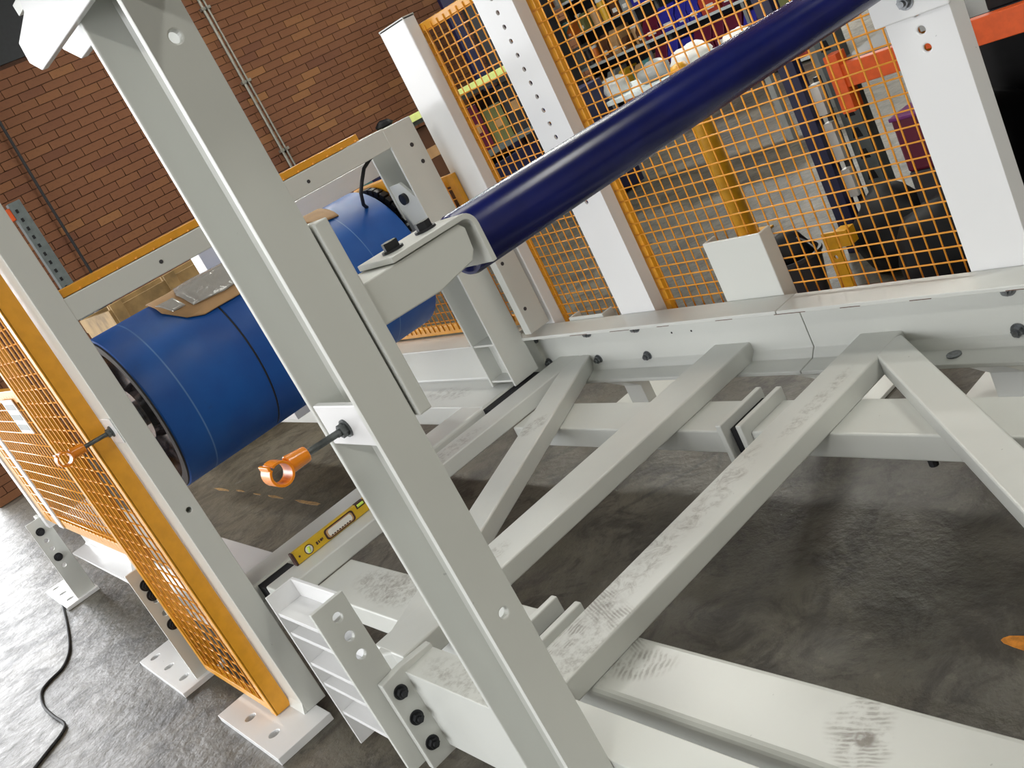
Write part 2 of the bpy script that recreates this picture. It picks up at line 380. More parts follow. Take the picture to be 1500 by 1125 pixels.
# conduit pair, drop cable and box on the brickwork
for k, (y, r) in enumerate(((4.98, .016), (5.03, .011))):
    c = struct(MB().cyl((BW+.03, y, .2), (BW+.03, y, 3.6), r, 10).build('trim_%d' % (k+1), 'galv', None, smooth='auto'))
    for z in (1.62, 2.4, 3.2): MB().box(BW, BW+.05, y-.03, y+.03, z, z+.03).build('conduit_clip', 'galv', c)
cb = tag(MB().tube([(BW+.05, 2.615, 3.5), (BW+.05, 2.612, 3.0), (BW+.06, 2.585, 2.3), (BW+.06, 2.57, 1.45), (BW+.05, 2.57, .5), (BW+.05, 2.57, .05)], .014, 8).build('drop_cable', 'rubber', smooth=True),
         'black cable hanging straight down the brick wall', 'cable')
# unseen ceiling lamps, added for their light
for k, (lx, ly, pw) in enumerate(ADDED_LAMPS):
    t = thing('added_ceiling_lamp', 'unseen long fluorescent fitting added for light, high under the dark roof', 'lamp', (lx, ly, 4.66), 'added fluorescent ceiling fittings')
    MB().box(lx-.8, lx+.8, ly-.2, ly+.2, 4.66, 4.72).build('housing', 'shelfwhite', t)
    MB().cyl((lx-.6, ly, 4.72), (lx-.6, ly, 5.0), .01, 8).build('hanger', 'galv', t); MB().cyl((lx+.6, ly, 4.72), (lx+.6, ly, 5.0), .01, 8).build('hanger', 'galv', t)

# ================================================================== BASE FRAME
ZT, ZB, ZX = .45, .395, .325     # crossbeam top, box-beam top, box-beam underside
XJ = -1.735                      # joint between the two frame modules
YW = 2.003                       # far channel web face
def channel_far(x0, x1, name, parent):
    t = .011
    poly = [(1.915, .383), (1.915, .395), (1.98, .398), (YW-.012, .410), (YW, .42), (YW, .558), (YW-.012, .566), (1.98, .570), (1.915, .571), (1.915, .583), (2.015, .583), (2.015, .383)]
    return MB().prism(poly, 'x', x0, x1).build(name, 'white_worn', parent, .002)
def tube_beam(x0, x1, y0, y1, z0, z1, name, parent, mat='white_worn', bev=.0055):
    return MB().box(x0, x1, y0, y1, z0, z1).build(name, mat, parent, bev, seg=3)
mid = thing('welded_chassis', 'middle white steel base frame with diagonal brace, left of the bolted frame joint', 'steel frame', (-2.3, 1.3, 0), 'white base frames')
right = thing('welded_chassis', 'right-hand white steel base frame with boot-marked crossbeam under the navy roller', 'steel frame', (-.9, 1.3, 0), 'white base frames')
# far side channel, split at the joint
fcm = channel_far(-2.955, XJ-.0015, 'far_channel', mid); fcr = channel_far(XJ+.0015, .6, 'far_channel', right)
# far box beams with splice plates
tube_beam(-2.735, -1.765, 1.616, 1.770, ZX, ZB, 'far_box_beam', mid); tube_beam(-1.695, .6, 1.616, 1.770, ZX, ZB, 'far_box_beam', right)
for x, par in ((-1.772, mid), (-1.704, right)):
    MB().box(x-.009, x+.009, 1.592, 1.785, .300, .428).build('splice_plate', 'white', par, .003)
MB().box(-1.760, -1.716, 1.618, 1.768, .318, .402).build('joint_shade_block', 'dark', mid)  # near-black block stands in for the shaded gap between the splice plates
# near box beams
tube_beam(-2.735, -1.70, .741, .897, ZX, ZB, 'near_box_beam', mid); tube_beam(-1.625, .6, .741, .897, ZX, ZB, 'near_box_beam', right, bev=.014)
for x, par in ((-1.712, mid), (-1.630, right)):
    MB().box(x-.010, x+.010, .722, .905, .300, .440).build('splice_plate', 'white', par, .003)
MB().box(-1.698, -1.643, .743, .893, .318, .402).build('joint_shade_block', 'dark', mid)  # near-black block gives the near joint gap its shade
# crossbeams
tube_beam(-2.855, -2.735, .665, YW+.010, ZB, ZT, 'crossbeam', mid); tube_beam(-2.090, -1.948, .62, YW+.010, ZB, ZT, 'crossbeam', mid); tube_beam(-1.578, -1.452, .60, YW+.010, ZB, ZT, 'crossbeam', right)
# diagonals
MB().beam((-2.735, 2.0, ZT-.0005), (-2.005, .62, ZT-.0005), .100, ZT-ZB).build('diagonal_brace', 'white_worn', mid, .0055, seg=3)
MB().beam((-1.475, 1.955, ZT-.0005), (-.02, .575, ZT-.0005), .085, ZT-ZB).build('diagonal_brace', 'white_worn', right, .0055, seg=3)
# near channel of the right frame with its end plate, bolted to the ribbed splice bracket
polyn = [(.525, .375), (.525, .565), (.600, .565), (.600, .555), (.54, .552), (.537, .55), (.537, .39), (.54, .388), (.600, .385), (.600, .375)]
MB().prism(polyn, 'x', -1.69, .6).build('near_channel', 'white_worn', right, .002)
ep = MB().prism([(.472, .36), (.600, .36), (.600, .575), (.525, .58), (.472, .575)], 'x', -1.705, -1.685).build('end_plate', 'white', right, .002)
for z in (.54, .475, .41): bolt((-1.685, .497, z), (1, 0, 0), .0112, ep, 'black_steel')
# bolts on far channel
for x, z in ((-2.94, .532), (-2.633, .536), (-2.39, .536), (-2.64, .430), (-2.392, .430), (-2.92, .432)): bolt((x, YW, z), (0, -1, 0), .0125, fcm)
for x, z in ((-1.157, .536), (-1.164, .428)): bolt((x, YW, z), (0, -1, 0), .0135, fcr)
MB().cyl((-1.308, 1.955, .397), (-1.308, 1.955, .401), .018, 20).build('washer', 'steel', fcr)
# small bolt tails below far box, tapped holes
for x in (-1.25, -1.07): MB().cyl((x, 1.66, .285), (x, 1.66, .326), .011, 10).build('bolt_tail', 'black_steel', right)
for x, z in ((-2.25, .54), (-2.165, .54), (-2.24, .505), (-2.155, .505)): MB().cyl((x, YW-.0008, z), (x, YW+.001, z), .0035, 8).build('tapped_hole', 'dark', fcm)
# support legs with foot plates under the far channel
for x, par in ((-3.0, mid), (-2.05, mid), (-1.45, right), (-.35, right)):
    MB().prism([(2.015, .385), (2.015, .42), (2.42, .12), (2.42, .013), (2.37, .013), (2.37, .10)], 'x', x-.05, x+.05).build('support_leg', 'white', par, .002)
    MB().box(x-.16, x+.16, 2.36, 2.60, 0, .013).build('foot_plate', 'white', par, .002)
for x, par in ((-2.35, mid), (-.55, right)):
    MB().box(x-.05, x+.05, .77, .87, .013, ZX).build('support_leg', 'white', par, .002)
    MB().box(x-.09, x+.09, .75, .89, 0, .013).build('foot_plate', 'white', par, .002)
# weld beads seen as gaps along top flange
for k in range(12):
    x = -2.6+k*.21+random.uniform(-.02, .02)
    MB().box(x, x+random.uniform(.05, .11), 1.9142, 1.9152, .5725, .5742).build('stitch_gap', 'p_brown', fcm if x < XJ-.12 else fcr)

# ribbed splice bracket
br = thing('splice_bracket', 'white ribbed height-adjusting bracket with drilled plate, bolted to the near channel end', 'bracket', (-1.80, .48, .36))
XL, XR, YF, YB, Z0, Z1 = -1.925, -1.706, .437, .507, .375, .772
MB().box(XL-.006, XL, YF, YB, Z0, Z1).build('left_plate', 'white_lit', br, .0015)
rp = MB().box(XR-.012, XR, YF, .512, Z0, Z1).build('drilled_plate', 'white', br, .0015)
hs = [(z, .478) for z in (.735, .69, .645)]
cut(rp, [((XR-.05, y, z), (XR+.03, y, z), .0105) for z, y in hs])
MB().box(XL, XR-.012, YB-.008, YB, Z0, Z1-.0).build('back_plate', 'white_lit', br, .0015)
for z in (.725, .675, .595, .54, .46):
    MB().prism([(XL, YF+.004), (XR-.012, YF+.004), (XR-.012, YB-.008), (XL, YB-.008)], 'z', z-.005, z+.005).build('rib', 'white_lit', br, .001)

# ================================================================== MAIN NEAR UPRIGHT
UX0, UX1, UY0, UY1 = -1.232, -1.086, .462, .524
def upright(name, label, x0, x1, y0, y1, z0, z1, holes=(), t=.010):
    e = thing(name, label, 'upright', ((x0+x1)/2, (y0+y1)/2, z0), None)
    o = MB().prism(C_neg_y(x0, x1, y0, y1, t), 'z', z0, z1).build('channel_section', 'white', e, .0022)
    if holes: cut(o, holes)
    return e
up = upright('channel_upright', 'tall white channel upright in the foreground carrying the orange hook', UX0, UX1, UY0, UY1, .375, 1.83,
             [((-1.147, .3, 1.660), (-1.147, .6, 1.660), .0065), ((-1.2, .497, 1.672), (-1.0, .497, 1.672), .0075), ((-1.142, .3, .908), (-1.142, .6, .908), .0065), ((-1.2, .495, .862), (-1.0, .495, .862), .0075)])
MB().box(UX0+.011, UX1-.011, UY0+.002, UY0+.012, 1.151, 1.211).build('infill_plate', 'white_lit', up, .0015)
MB().box(UX0+.0, UX1+.006, UY1+.004, UY1+.024, 1.155, 1.425).build('mounting_plate', 'white', up, .002)
MB().box(UX0+.03, UX1-.03, UY1, UY1+.004, 1.16, 1.42).build('gap_shade_block', 'p_darkgrey', up)  # dark grey block fills the shadow gap behind the upright
# inverted channel capping the upright, its cut end showing at the top left
capm = MB()
capm.prism([(-1.435, 1.765), (-1.405, 1.746), (-.6, 1.746), (-.6, 1.90), (-1.29, 1.90), (-1.345, 1.806), (-1.43, 1.792)], 'y', .452, .462).build('front_flange', 'white_lit', up, .0015)
MB().prism([(-1.50, 1.778), (-1.455, 1.750), (-.6, 1.750), (-.6, 1.90), (-1.44, 1.90), (-1.49, 1.80)], 'y', .524, .536).build('rear_flange', 'white_lit', up, .0015)
MB().box(-1.40, -.6, .462, .524, 1.815, 1.83).build('cap_web', 'white', up, .001)
# roller arm with angle strap
arm = MB().prism([(.546, 1.274), (.645, 1.271), (.708, 1.281), (.718, 1.293), (.722, 1.324), (.714, 1.333), (.546, 1.333)], 'x', -1.180, UX1).build('roller_arm', 'white', up, .002)
def strap(name, parent):
    m = MB(); t = .008; yb = .742
    out = [(.600, 1.3345), (.600, 1.3425)]+[(yb-.022+.022*math.sin(a), 1.3205+.022*math.cos(a)) for a in [i*math.pi/12 for i in range(7)]]+[(yb, 1.266), (yb-t, 1.266)]
    inn = [(yb-.022+.014*math.sin(a), 1.3205+.014*math.cos(a)) for a in [i*math.pi/12 for i in range(6, -1, -1)]]
    return m.prism(out+inn, 'x', -1.176, UX1+.004).build(name, 'white', parent, .001)
stp = strap('angle_strap', up)
for y in (.632, .690): bolt((-1.126, y, 1.3425), (0, 0, 1), .0115, stp, 'black_steel', False)
# the roller
rl = thing('conveyor_roller', 'long navy blue steel roller spanning from near arm to far upright', 'roller', (-1.16, 1.35, 1.2945))
RZ, RXc, RR = 1.2945, -1.160, .0462
MB().lathe_y(RXc, RZ, [(.752, 0), (.752, RR*.72), (.746, RR*.86), (.746, RR*.95), (.752, RR), (1.975, RR), (1.978, RR*.9), (1.978, 0)], 48).build('shell', 'navy', rl, smooth='auto')
MB().cyl((RXc, .7425, RZ), (RXc, 2.02, RZ), .012, 16).build('shaft', 'steel', rl, smooth='auto')
# orange hook on a threaded rod
def hook(name, label, bx, by, bz, s=1.0, ring=(0, 0)):
    e = thing(name, label, 'hook', (bx, by, bz))
    L = .085*s; rr = .0165*s
    bolt((bx, by, bz), (0, -1, 0), .0095*s, e, 'rod', True, 'lock_nut')
    MB().cyl((bx, by, bz), (bx, by-L, bz+.004), .0048*s, 12).build('threaded_rod', 'rod', e, smooth='auto')
    MB().cyl((bx, by-L*.74, bz+.003), (bx, by-L*1.08, bz+.005), .0105*s, 18, .0125*s).build('socket', 'hook_orange', e, .0015, smooth='auto')
    # open ring, axis along x, gap at the top with a turned-up lip
    cy, cz = by-L*1.08-rr*.95, bz+.004
    m = MB(); wv = .030*s; n = 26; a0, a1 = math.radians(-232), math.radians(116); th = .0035*s
    ring_ = []
    for i in range(n+1):
        a = a0+(a1-a0)*i/n
        ring_.append((math.cos(a), math.sin(a)))
    vs = []; fs = []
    for c, sn in ring_:
        for rad in (rr, rr-th):
            for x in (bx-wv/2, bx+wv/2): vs.append((x, cy+c*rad, cz+sn*rad))
    for i in range(n):
        b = i*4; q = b+4
        fs += [(b, b+1, q+1, q), (b+2, q+2, q+3, b+3), (b, q, q+2, b+2), (b+1, b+3, q+3, q+1)]
    fs += [(0, 2, 3, 1), (n*4, n*4+1, n*4+3, n*4+2)]
    m.add(vs, fs); m.build('ring', 'hook_orange', e, .0006, smooth='auto', fix=True)
    c, sn = ring_[0]; p = Vector((bx, cy+c*rr, cz+sn*rr))
    MB().box(bx-wv/2, bx+wv/2, p.y-.003*s, p.y+.001*s, p.z-.002*s, p.z+.004*s).build('lip', 'hook_orange', e, .001)
    return e
hook('cable_hook', 'orange plastic cable hook on a steel rod, on the foreground upright', -1.155, UY0+.002, 1.178, 1.0)

# ================================================================== FAR UPRIGHTS
def boxpost(name, label, x0, x1, y0, y1, z0, z1, holes=(), mat='white_lit', t=.008):
    """channel post, flat web towards -y, flanges running back to +y"""
    e = thing(name, label, 'upright', ((x0+x1)/2, (y0+y1)/2, z0))
    poly = [(x0, y0), (x1, y0), (x1, y1), (x1-t, y1), (x1-t, y0+t), (x0+t, y0+t), (x0+t, y1), (x0, y1)]
    o = MB().prism(poly, 'z', z0, z1).build('channel_section', mat, e, .004)
    if holes: cut(o, holes)
    return e
P4 = boxpost('channel_upright', 'broad white far upright under the end of the navy roller', -1.236, -1.090, 2.017, 2.078, .40, 1.62,
        [((-1.163, 1.9, z), (-1.163, 2.06, z), .0085) for z in (1.107, 1.146, 1.185)])
bpl = MB().box(-1.252, -1.082, 2.003, 2.015, 1.180, 1.42).build('bearing_plate', 'white_lit', P4, .003)
bolt((-1.167, 2.003, 1.215), (0, -1, 0), .013, bpl)
bolt((-1.167, 2.003, 1.34), (0, -1, 0), .013, bpl)
P2 = boxpost('channel_upright', 'white far upright with a vertical row of drilled holes', -2.442, -2.282, 2.017, 2.066, .40, 1.92,
        [((-2.362, 1.9, z), (-2.362, 2.045, z), .0075) for z in frange(.98+.0, 1.86, .0442)])
P1 = boxpost('channel_upright', 'plain white far upright next to the brick wall, free top end', -2.965, -2.803, 2.017, 2.066, .40, 1.737)
MB().box(-2.965, -2.803, 2.017, 2.066, 1.729, 1.737).build('cap', 'white', P1)
P3 = thing('stub_channel', 'short white stub channel standing open-topped behind the far channel', 'channel', (-1.87, 2.04, .4))
MB().prism([(-1.982, 2.017), (-1.774, 2.017), (-1.774, 2.072), (-1.784, 2.072), (-1.784, 2.027), (-1.972, 2.027), (-1.972, 2.072), (-1.982, 2.072)], 'z', .40, .771).build('channel_section', 'white', P3, .003)
st2 = thing('stub_channel', 'low white stub channel between the two tall far uprights', 'channel', (-2.60, 2.04, .4))
MB().prism([(-2.715, 2.017), (-2.535, 2.017), (-2.535, 2.072), (-2.543, 2.072), (-2.543, 2.025), (-2.707, 2.025), (-2.707, 2.072), (-2.715, 2.072)], 'z', .40, .594).build('channel_section', 'white', st2, .003)

# ================================================================== FAR GUARD PANELS
def guard(name, label, x0, x1, z0, z1, y, pitch, sw=.028, sd=.022, front='v', r=.0024, stile=('l', 'r', 't', 'b'), xp=None, n=6):
    e = thing(name, label, 'guard panel', ((x0+x1)/2, y, z0), 'orange wire guard panels')
    if 'l' in stile: MB().box(x0, x0+sw, y, y+sd, z0, z1).build('stile', 'orange', e, .002)
    if 'r' in stile: MB().box(x1-sw, x1, y, y+sd, z0, z1).build('stile', 'orange', e, .002)
    if 't' in stile: MB().box(x0+sw, x1-sw, y, y+sd, z1-sw, z1).build('top_rail', 'orange', e, .002)
    if 'b' in stile: MB().box(x0+sw, x1-sw, y, y+sd, z0, z0+sw).build('bottom_rail', 'orange', e, .002)
    m = MB(); px = xp or pitch
    mesh_panel(m, frange(x0+sw+px*.5, x1-sw, px), frange(z0+sw+pitch*.5, z1-sw, pitch), y, r, x0+sw*.4, x1-sw*.4, z0+sw*.4, z1-sw*.4, front, n)
    w = m.build('wire_mesh', 'orange_wire', e, smooth=True); w['kind'] = 'stuff'
    return e
guard('machine_guard', 'orange wire mesh guard panel between the plain and the drilled far uprights', -2.835, -2.300, .50, 1.695, 2.072, .0385, stile=('l', 't', 'b'))
guard('machine_guard', 'wide orange wire mesh guard panel behind the navy roller', -2.300, -1.12, .50, 1.90, 2.080, .0388, front='h')

# ================================================================== DRUM MODULE
XP = -2.887
dm = thing('drum_portal', 'white portal frame of the drum unit with posts, top rail and bottom beams', 'steel frame', (-3.3, 1.3, 0))
# near post on base plate
np_ = MB().box(-3.04, XP, .571, .645, .026, 2.02).build('near_post', 'white', dm, .0025)
cut(np_, [((XP-.05, .612, .772), (XP+.05, .612, .772), .0085)])
MB().box(-2.998, XP-.004, .567, .571, 1.035, 1.115).build('infill_plate', 'white_lit', dm, .0015)
bp = MB().box(-3.31, -2.787, .408, .606, 0, .026).build('base_plate', 'white_lit', dm, .002)
cut(bp, [((-2.93, .462, -.05), (-2.93, .462, .06), .019), ((-3.13, .462, -.05), (-3.13, .462, .06), .019)])
MB().prism([(.571, .026), (.56, .026), (.571, .06)], 'x', -3.0, XP).build('weld', 'white', dm)
# far post
MB().prism(C_neg_y(-3.04, XP, 1.80, 1.922, .010), 'z', .45, 1.452).build('far_post', 'white', dm, .002)
for z, y in ((1.365, 1.878), (1.300, 1.888)): MB().cyl((XP-.002, y, z), (XP+.0008, y, z), .0075, 14).build('bolt_hole', 'p_darkgrey', dm)
for z in (.62, .47): MB().box(-3.03, XP-.010, 1.805, 1.912, z-.004, z+.004).build('stiffener', 'white', dm, .001)
MB().prism([(-3.03, 1.0), (-2.96, 1.0), (-2.90, 1.09), (-2.90, 1.20), (-2.96, 1.27), (-3.03, 1.27)], 'y', 1.806, 1.818).build('bearing_gusset', 'white', dm, .001)
MB().cyl((-2.968, 1.792, 1.215), (-2.968, 1.808, 1.215), .020, 24).build('pivot_cap', 'black_steel', dm, smooth='auto')
MB().box(-2.84, -2.802, 1.905, 2.0, .60, 1.05).build('joining_strip', 'white', dm, .002)
for z, y in ((.87, 1.93), (.69, 1.93), (.95, 1.945)): MB().cyl((-2.8025, y, z), (-2.8012, y, z), .007, 12).build('bolt_hole', 'p_darkgrey', dm)
# top rail
MB().box(-3.01, XP-.001, .640, 1.806, 1.387, 1.456).build('top_rail', 'white', dm, .003)
for y in (.93, 1.47): MB().cyl((XP-.003, y, 1.42), (XP+.0005, y, 1.42), .006, 12).build('bolt_hole', 'p_darkgrey', dm)
# end crossbeam and far beam
MB().box(-3.08, -2.925, .60, 1.90, .385, .45).build('end_crossbeam', 'white_worn', dm, .012, seg=3)
MB().box(-2.925, -2.862, .665, .778, .36, .443).build('gap_shade_block', 'dark', dm); MB().box(-2.925, -2.862, 1.655, 1.91, .36, .443).build('gap_shade_block', 'dark', dm)  # near-black blocks paint the shade in the slots beside the end crossbeam
MB().prism([(1.660, .372), (1.660, .4515), (1.855, .4515), (1.862, .458), (1.862, .596), (1.99, .596), (1.99, .372)], 'x', -5.7, -2.93).build('far_beam', 'white_worn', dm, .003)
# near beam: web with flanges, top flange shows behind the post
MB().prism([(.575, .235), (.575, .247), (.655, .250), (.660, .257), (.660, .430), (.655, .437), (.60, .440), (.60, .4515), (.795, .4515), (.795, .235)], 'x', -5.66, -3.06).build('near_beam', 'white_lit', dm, .003)
MB().box(-3.06, -2.93, .60, .795, .44, .4515).build('corner_plate', 'white', dm, .002)
for x in (-4.45,):
    MB().prism([(.655, .25), (.58, .25), (.655, .43)], 'x', x-.005, x+.005).build('web_gusset', 'white_lit', dm, .001)
# legs with drilled plate and foot
def leg(x, holes, bolts):
    lo = MB().box(x-.012, x, .470, .575, .018, .500).build('drilled_leg', 'white', dm, .0015)
    cut(lo, [((x-.05, .512, z), (x+.05, .512, z), .0115) for z in holes])
    f = MB().box(x-.55, x+.03, .398, .585, 0, .020).build('foot_plate', 'white_lit', dm, .002)
    cut(f, [((x-.1-.19*i, .45, -.05), (x-.1-.19*i, .45, .05), .02) for i in range(3)])
    MB().box(x+.001, x+.012, .490, .575, .20, .47).build('bolted_plate', 'white', dm, .0015) if False else None
    for z in bolts: bolt((x, .512, z), (1, 0, 0), .0165, lo, 'black_steel')
    MB().box(x-.30, x-.012, .555, .575, .020, .47).build('leg_web', 'white', dm, .0015)
leg(-5.68, (.375, .323, .214), (.432, .268))
leg(-3.70, (.36, .30), (.43, .25, .385))
# second white rail and post inside the unit
MB().box(-3.85, -3.75, 1.42, 2.45, 1.275, 1.352).build('rear_rail', 'white_lit', dm, .002)
MB().box(-3.85, -3.75, 1.345, 1.42, .60, 1.376).build('rear_post', 'white_lit', dm, .002)
MB().box(-3.85, -3.75, 2.40, 2.47, .0, 1.345).build('rear_post', 'white', dm, .002)
# orange top guard strip along the portal rail
gs = thing('guard_rail', 'orange guard strip with welded wire ends lying along the portal top rail', 'guard rail', (-2.95, 1.15, 1.456))
MB().box(-3.03, -2.900, .648, 1.712, 1.4575, 1.481).build('strip', 'orange', gs, .002)
m = MB()
for y in frange(.70, 1.70, .0585): m.cyl((-2.905, y, 1.4605), (-2.892, y, 1.4605), .0035, 8)
m.build('wire_ends', 'orange_wire', gs, smooth=True)
# the drum
DX, DZ, DR = -3.255, 1.030, .276
dr = thing('drum_pulley', 'big glossy blue drum pulley with dark open end behind the portal', 'drum', (DX, 1.25, DZ-DR))
MB().lathe_y(DX, DZ, [(.713, DR-.022), (.713, DR-.006), (.719, DR), (1.057, DR), (1.059, DR-.003), (1.064, DR-.003), (1.066, DR), (1.772, DR), (1.778, DR-.006), (1.778, DR-.05)], 96).build('lagging', 'drum', dr, smooth='auto')
MB().lathe_y(DX, DZ, [(.709, DR-.034), (.709, DR-.004), (.721, DR-.004)], 96).build('rim', 'rubber', dr, smooth='auto')
t_ = NT('scuffed_steel_disc'); c_ = t_.mix(t_.rng(t_.noise(12, 6, .7), .45, .65), (.010, .009, .011, 1), (.11, .095, .10, 1)); t_.l(c_, t_.b.inputs['Base Color']); t_.b.inputs['Roughness'].default_value = .16; t_.b.inputs['Metallic'].default_value = .5; M['disc'] = t_.m
MB().lathe_y(DX, DZ, [(.723, 0), (.723, .09), (.758, .10), (.758, DR-.06), (.711, DR-.034)], 96).build('end_disc', 'disc', dr, smooth='auto', fix=True)
MB().lathe_y(DX, DZ, [(1.775, 0), (1.775, DR-.02)], 64).build('end_disc', 'disc', dr, fix=True)
MB().cyl((DX, .66, DZ), (DX, 1.80, DZ), .045, 24).build('shaft', 'steel', dr, smooth='auto')
MB().lathe_y(DX, DZ, [(1.0585, DR-.0020), (1.0615, DR-.0016), (1.0645, DR-.0020)], 96).build('seam', 'rubber', dr)
# cardboard wrap and plastic sleeve lying over the drum top
def drum_patch(name, mat, poly, off, parent, n=14):
    """poly in (angle deg from +z towards +x, y)"""
    m = MB()
    us = [p[0] for p in poly]; bmx = bmesh.new()
    vs = [bmx.verts.new((p[0]/40.0, p[1], 0)) for p in poly]; bmx.faces.new(vs)
    bmesh.ops.triangulate(bmx, faces=bmx.faces[:]); bmesh.ops.subdivide_edges(bmx, edges=bmx.edges[:], cuts=5, use_grid_fill=True)
    me = bpy.data.meshes.new(name)
    for v in bmx.verts:
        a = math.radians(v.co.x*40); y = v.co.y; r = DR+off+.002*math.sin(y*30)+.0015*math.sin(a*14+y*9)
        v.co = (DX+math.sin(a)*r, y, DZ+math.cos(a)*r)
    bmesh.ops.recalc_face_normals(bmx, faces=bmx.faces[:])
    bmx.to_mesh(me); bmx.free(); me.materials.append(M[mat])
    o = bpy.data.objects.new(name, me); COL.objects.link(o)
    for p in me.polygons: p.use_smooth = True
    md = o.modifiers.new('thickness', 'SOLIDIFY'); md.thickness = .003; md.offset = 1
    attach(o, parent); return o
cw = thing('cardboard_wrap', 'piece of brown cardboard in a clear plastic sleeve lying on the blue drum', 'cardboard', (DX, 1.1, DZ+DR))
drum_patch('cardboard', 'card', [(-8, .94), (5, .928), (29, .918), (44, .962), (49, 1.01), (49.5, 1.11), (49, 1.18), (46, 1.28), (30, 1.34), (-8, 1.36)], .004, cw)
drum_patch('plastic_sleeve', 'plastic', [(2, 1.03), (20, 1.0), (38, 1.007), (42, 1.11), (40, 1.19), (20, 1.22), (4, 1.24)], .010, cw)
drum_patch('tape', 'plastic', [(20, .925), (34, .945), (34, .99), (20, .985)], .009, cw)
pk2 = thing('cardboard_wrap', 'small scrap of brown cardboard at the far end of the blue drum', 'cardboard', (DX, 1.5, DZ+DR))
drum_patch('cardboard', 'card', [(-6, 1.50), (12, 1.50), (30, 1.54), (32, 1.62), (-6, 1.64)], .004, pk2)
# motor bracket, black cover and hose by the far post
mt = thing('drive_bracket', 'orange drive bracket with black notched cover behind the drum end', 'bracket', (-3.2, 1.85, 1.2))
MB().prism([(-3.32, 1.30), (-3.06, 1.30), (-3.04, 1.24), (-3.08, 1.16), (-3.2, 1.10), (-3.32, 1.10)], 'y', 1.83, 1.86).build('plate', 'orange', mt, .004)
mm = MB()
for i in range(14):
    a = math.radians(-40+i*11); r0, r1 = .150, .172
    mm.prism([(-3.20+math.cos(a)*r0, 1.12+math.sin(a)*r0), (-3.20+math.cos(a)*r1, 1.12+math.sin(a)*r1), (-3.20+math.cos(a+.14)*r1, 1.12+math.sin(a+.14)*r1), (-3.20+math.cos(a+.14)*r0, 1.12+math.sin(a+.14)*r0)], 'y', 1.80, 1.825)
mm.cyl((-3.20, 1.80, 1.12), (-3.20, 1.825, 1.12), .152, 32); mm.build('notched_cover', 'rubber', mt, .001)
hs_ = tag(MB().tube([(-3.0, 1.80, 1.392), (-3.0, 1.772, 1.385), (-3.0, 1.735, 1.368), (-3.0, 1.705, 1.335), (-3.02, 1.69, 1.30), (-3.06, 1.70, 1.26), (-3.12, 1.75, 1.22), (-3.15, 1.80, 1.2)], .0065, 10).build('air_hose', 'rubber', smooth=True),
    'thin black hose curving down behind the portal top rail', 'hose')
# guard panel beyond the drum (far side) and on the near side of the unit
guard('machine_guard', 'orange wire mesh guard panel low behind the blue drum', -5.4, -2.93, .60, 1.21, 1.995, .0385, sw=.04, sd=.02)
# near guard panel 1
g1 = thing('machine_guard', 'tall orange wire mesh guard panel on the near left portal post', 'guard panel', (-3.3, .53, .04), 'orange wire guard panels')
MB().box(-3.010, -3.000, .512, .566, .030, 2.0).build('stile', 'orange', g1, .001); MB().box(-3.04, -3.000, .509, .516, .030, 2.0).build('stile_lip', 'orange', g1, .001)
MB().box(-3.655, -3.620, .509, .560, .045, 2.0).build('stile', 'orange', g1, .001)
MB().box(-3.62, -3.04, .509, .53, .045, .075).build('bottom_rail', 'orange', g1, .001)
m = MB(); mesh_panel(m, frange(-3.62+.03, -3.05, .0715), frange(.105, 1.99, .050), .516, .0028, -3.64, -3.02, .05, 1.99, 'v', 8)
w = m.build('wire_mesh', 'orange_wire', g1, smooth=True); w['kind'] = 'stuff'
# near guard panel 2
g2 = guard('machine_guard', 'low orange wire mesh guard panel with a white tag, left of the tall one', -5.36, -3.66, .496, 1.243, .553, .0535, sw=.05, sd=.03, front='h', xp=.062, r=.0026, n=8)
MB().box(-5.16, -5.05, .545, .552, .5, 1.5).build('white_strap', 'white_lit', g2, .001)
MB().box(-5.62, -5.52, .545, .58, .45, 1.6).build('white_post', 'white_lit', g2, .002)
MB().box(-5.50, -5.38, .552, .566, .5, 1.6).build('orange_post', 'orange', g2, .002)
tg = MB().box(-4.30, -4.05, .545, .548, 1.06, 1.21).build('tag_plate', 'p_white', g2)
for i in range(3): MB().box(-4.28, -4.08, .5440, .5452, 1.075+i*.045, 1.100+i*.045).build('tag_print', 'p_grey', tg)
hook('cable_hook', 'orange cable hook on a rod, on the left portal post beside the guard panel', -2.945, .567, 1.075, 1.35)

# ================================================================== SPIRIT LEVEL
sl = thing('spirit_level', 'yellow spirit level with dark trim standing on the white crossbeam', 'spirit level', (-2.82, .92, ZT))
LX0, LX1, LY0, LY1, LZ0, LZ1 = -2.840, -2.821, .770, 1.115, ZT+.001, ZT+.043
MB().box(LX0, LX1, LY0+.008, LY1-.008, LZ0, LZ1).build('body', 'level_yellow', sl, .002)
for y0, y1 in ((LY0, LY0+.008), (LY1-.008, LY1)): MB().box(LX0-.001, LX1+.001, y0, y1, LZ0-.0005, LZ1+.001).build('end_cap', 'level_dark', sl, .002)
zc = (LZ0+LZ1)/2
vr = MB().cyl((LX1-.002, .828, zc), (LX1+.0012, .828, zc), .0155, 24).build('vial_ring', 'level_dark', sl); MB().cyl((LX1, .828, zc), (LX1+.002, .828, zc), .0125, 24).build('vial_window', 'p_white', vr)
MB().cyl((LX1+.002, .826, zc-.009), (LX1+.002, .829, zc+.009), .0048, 12).build('vial', 'vial', vr, smooth='auto')
MB().cyl((LX1-.001, .792, zc), (LX1+.0008, .792, zc), .0035, 12).build('hang_hole', 'level_dark', sl)
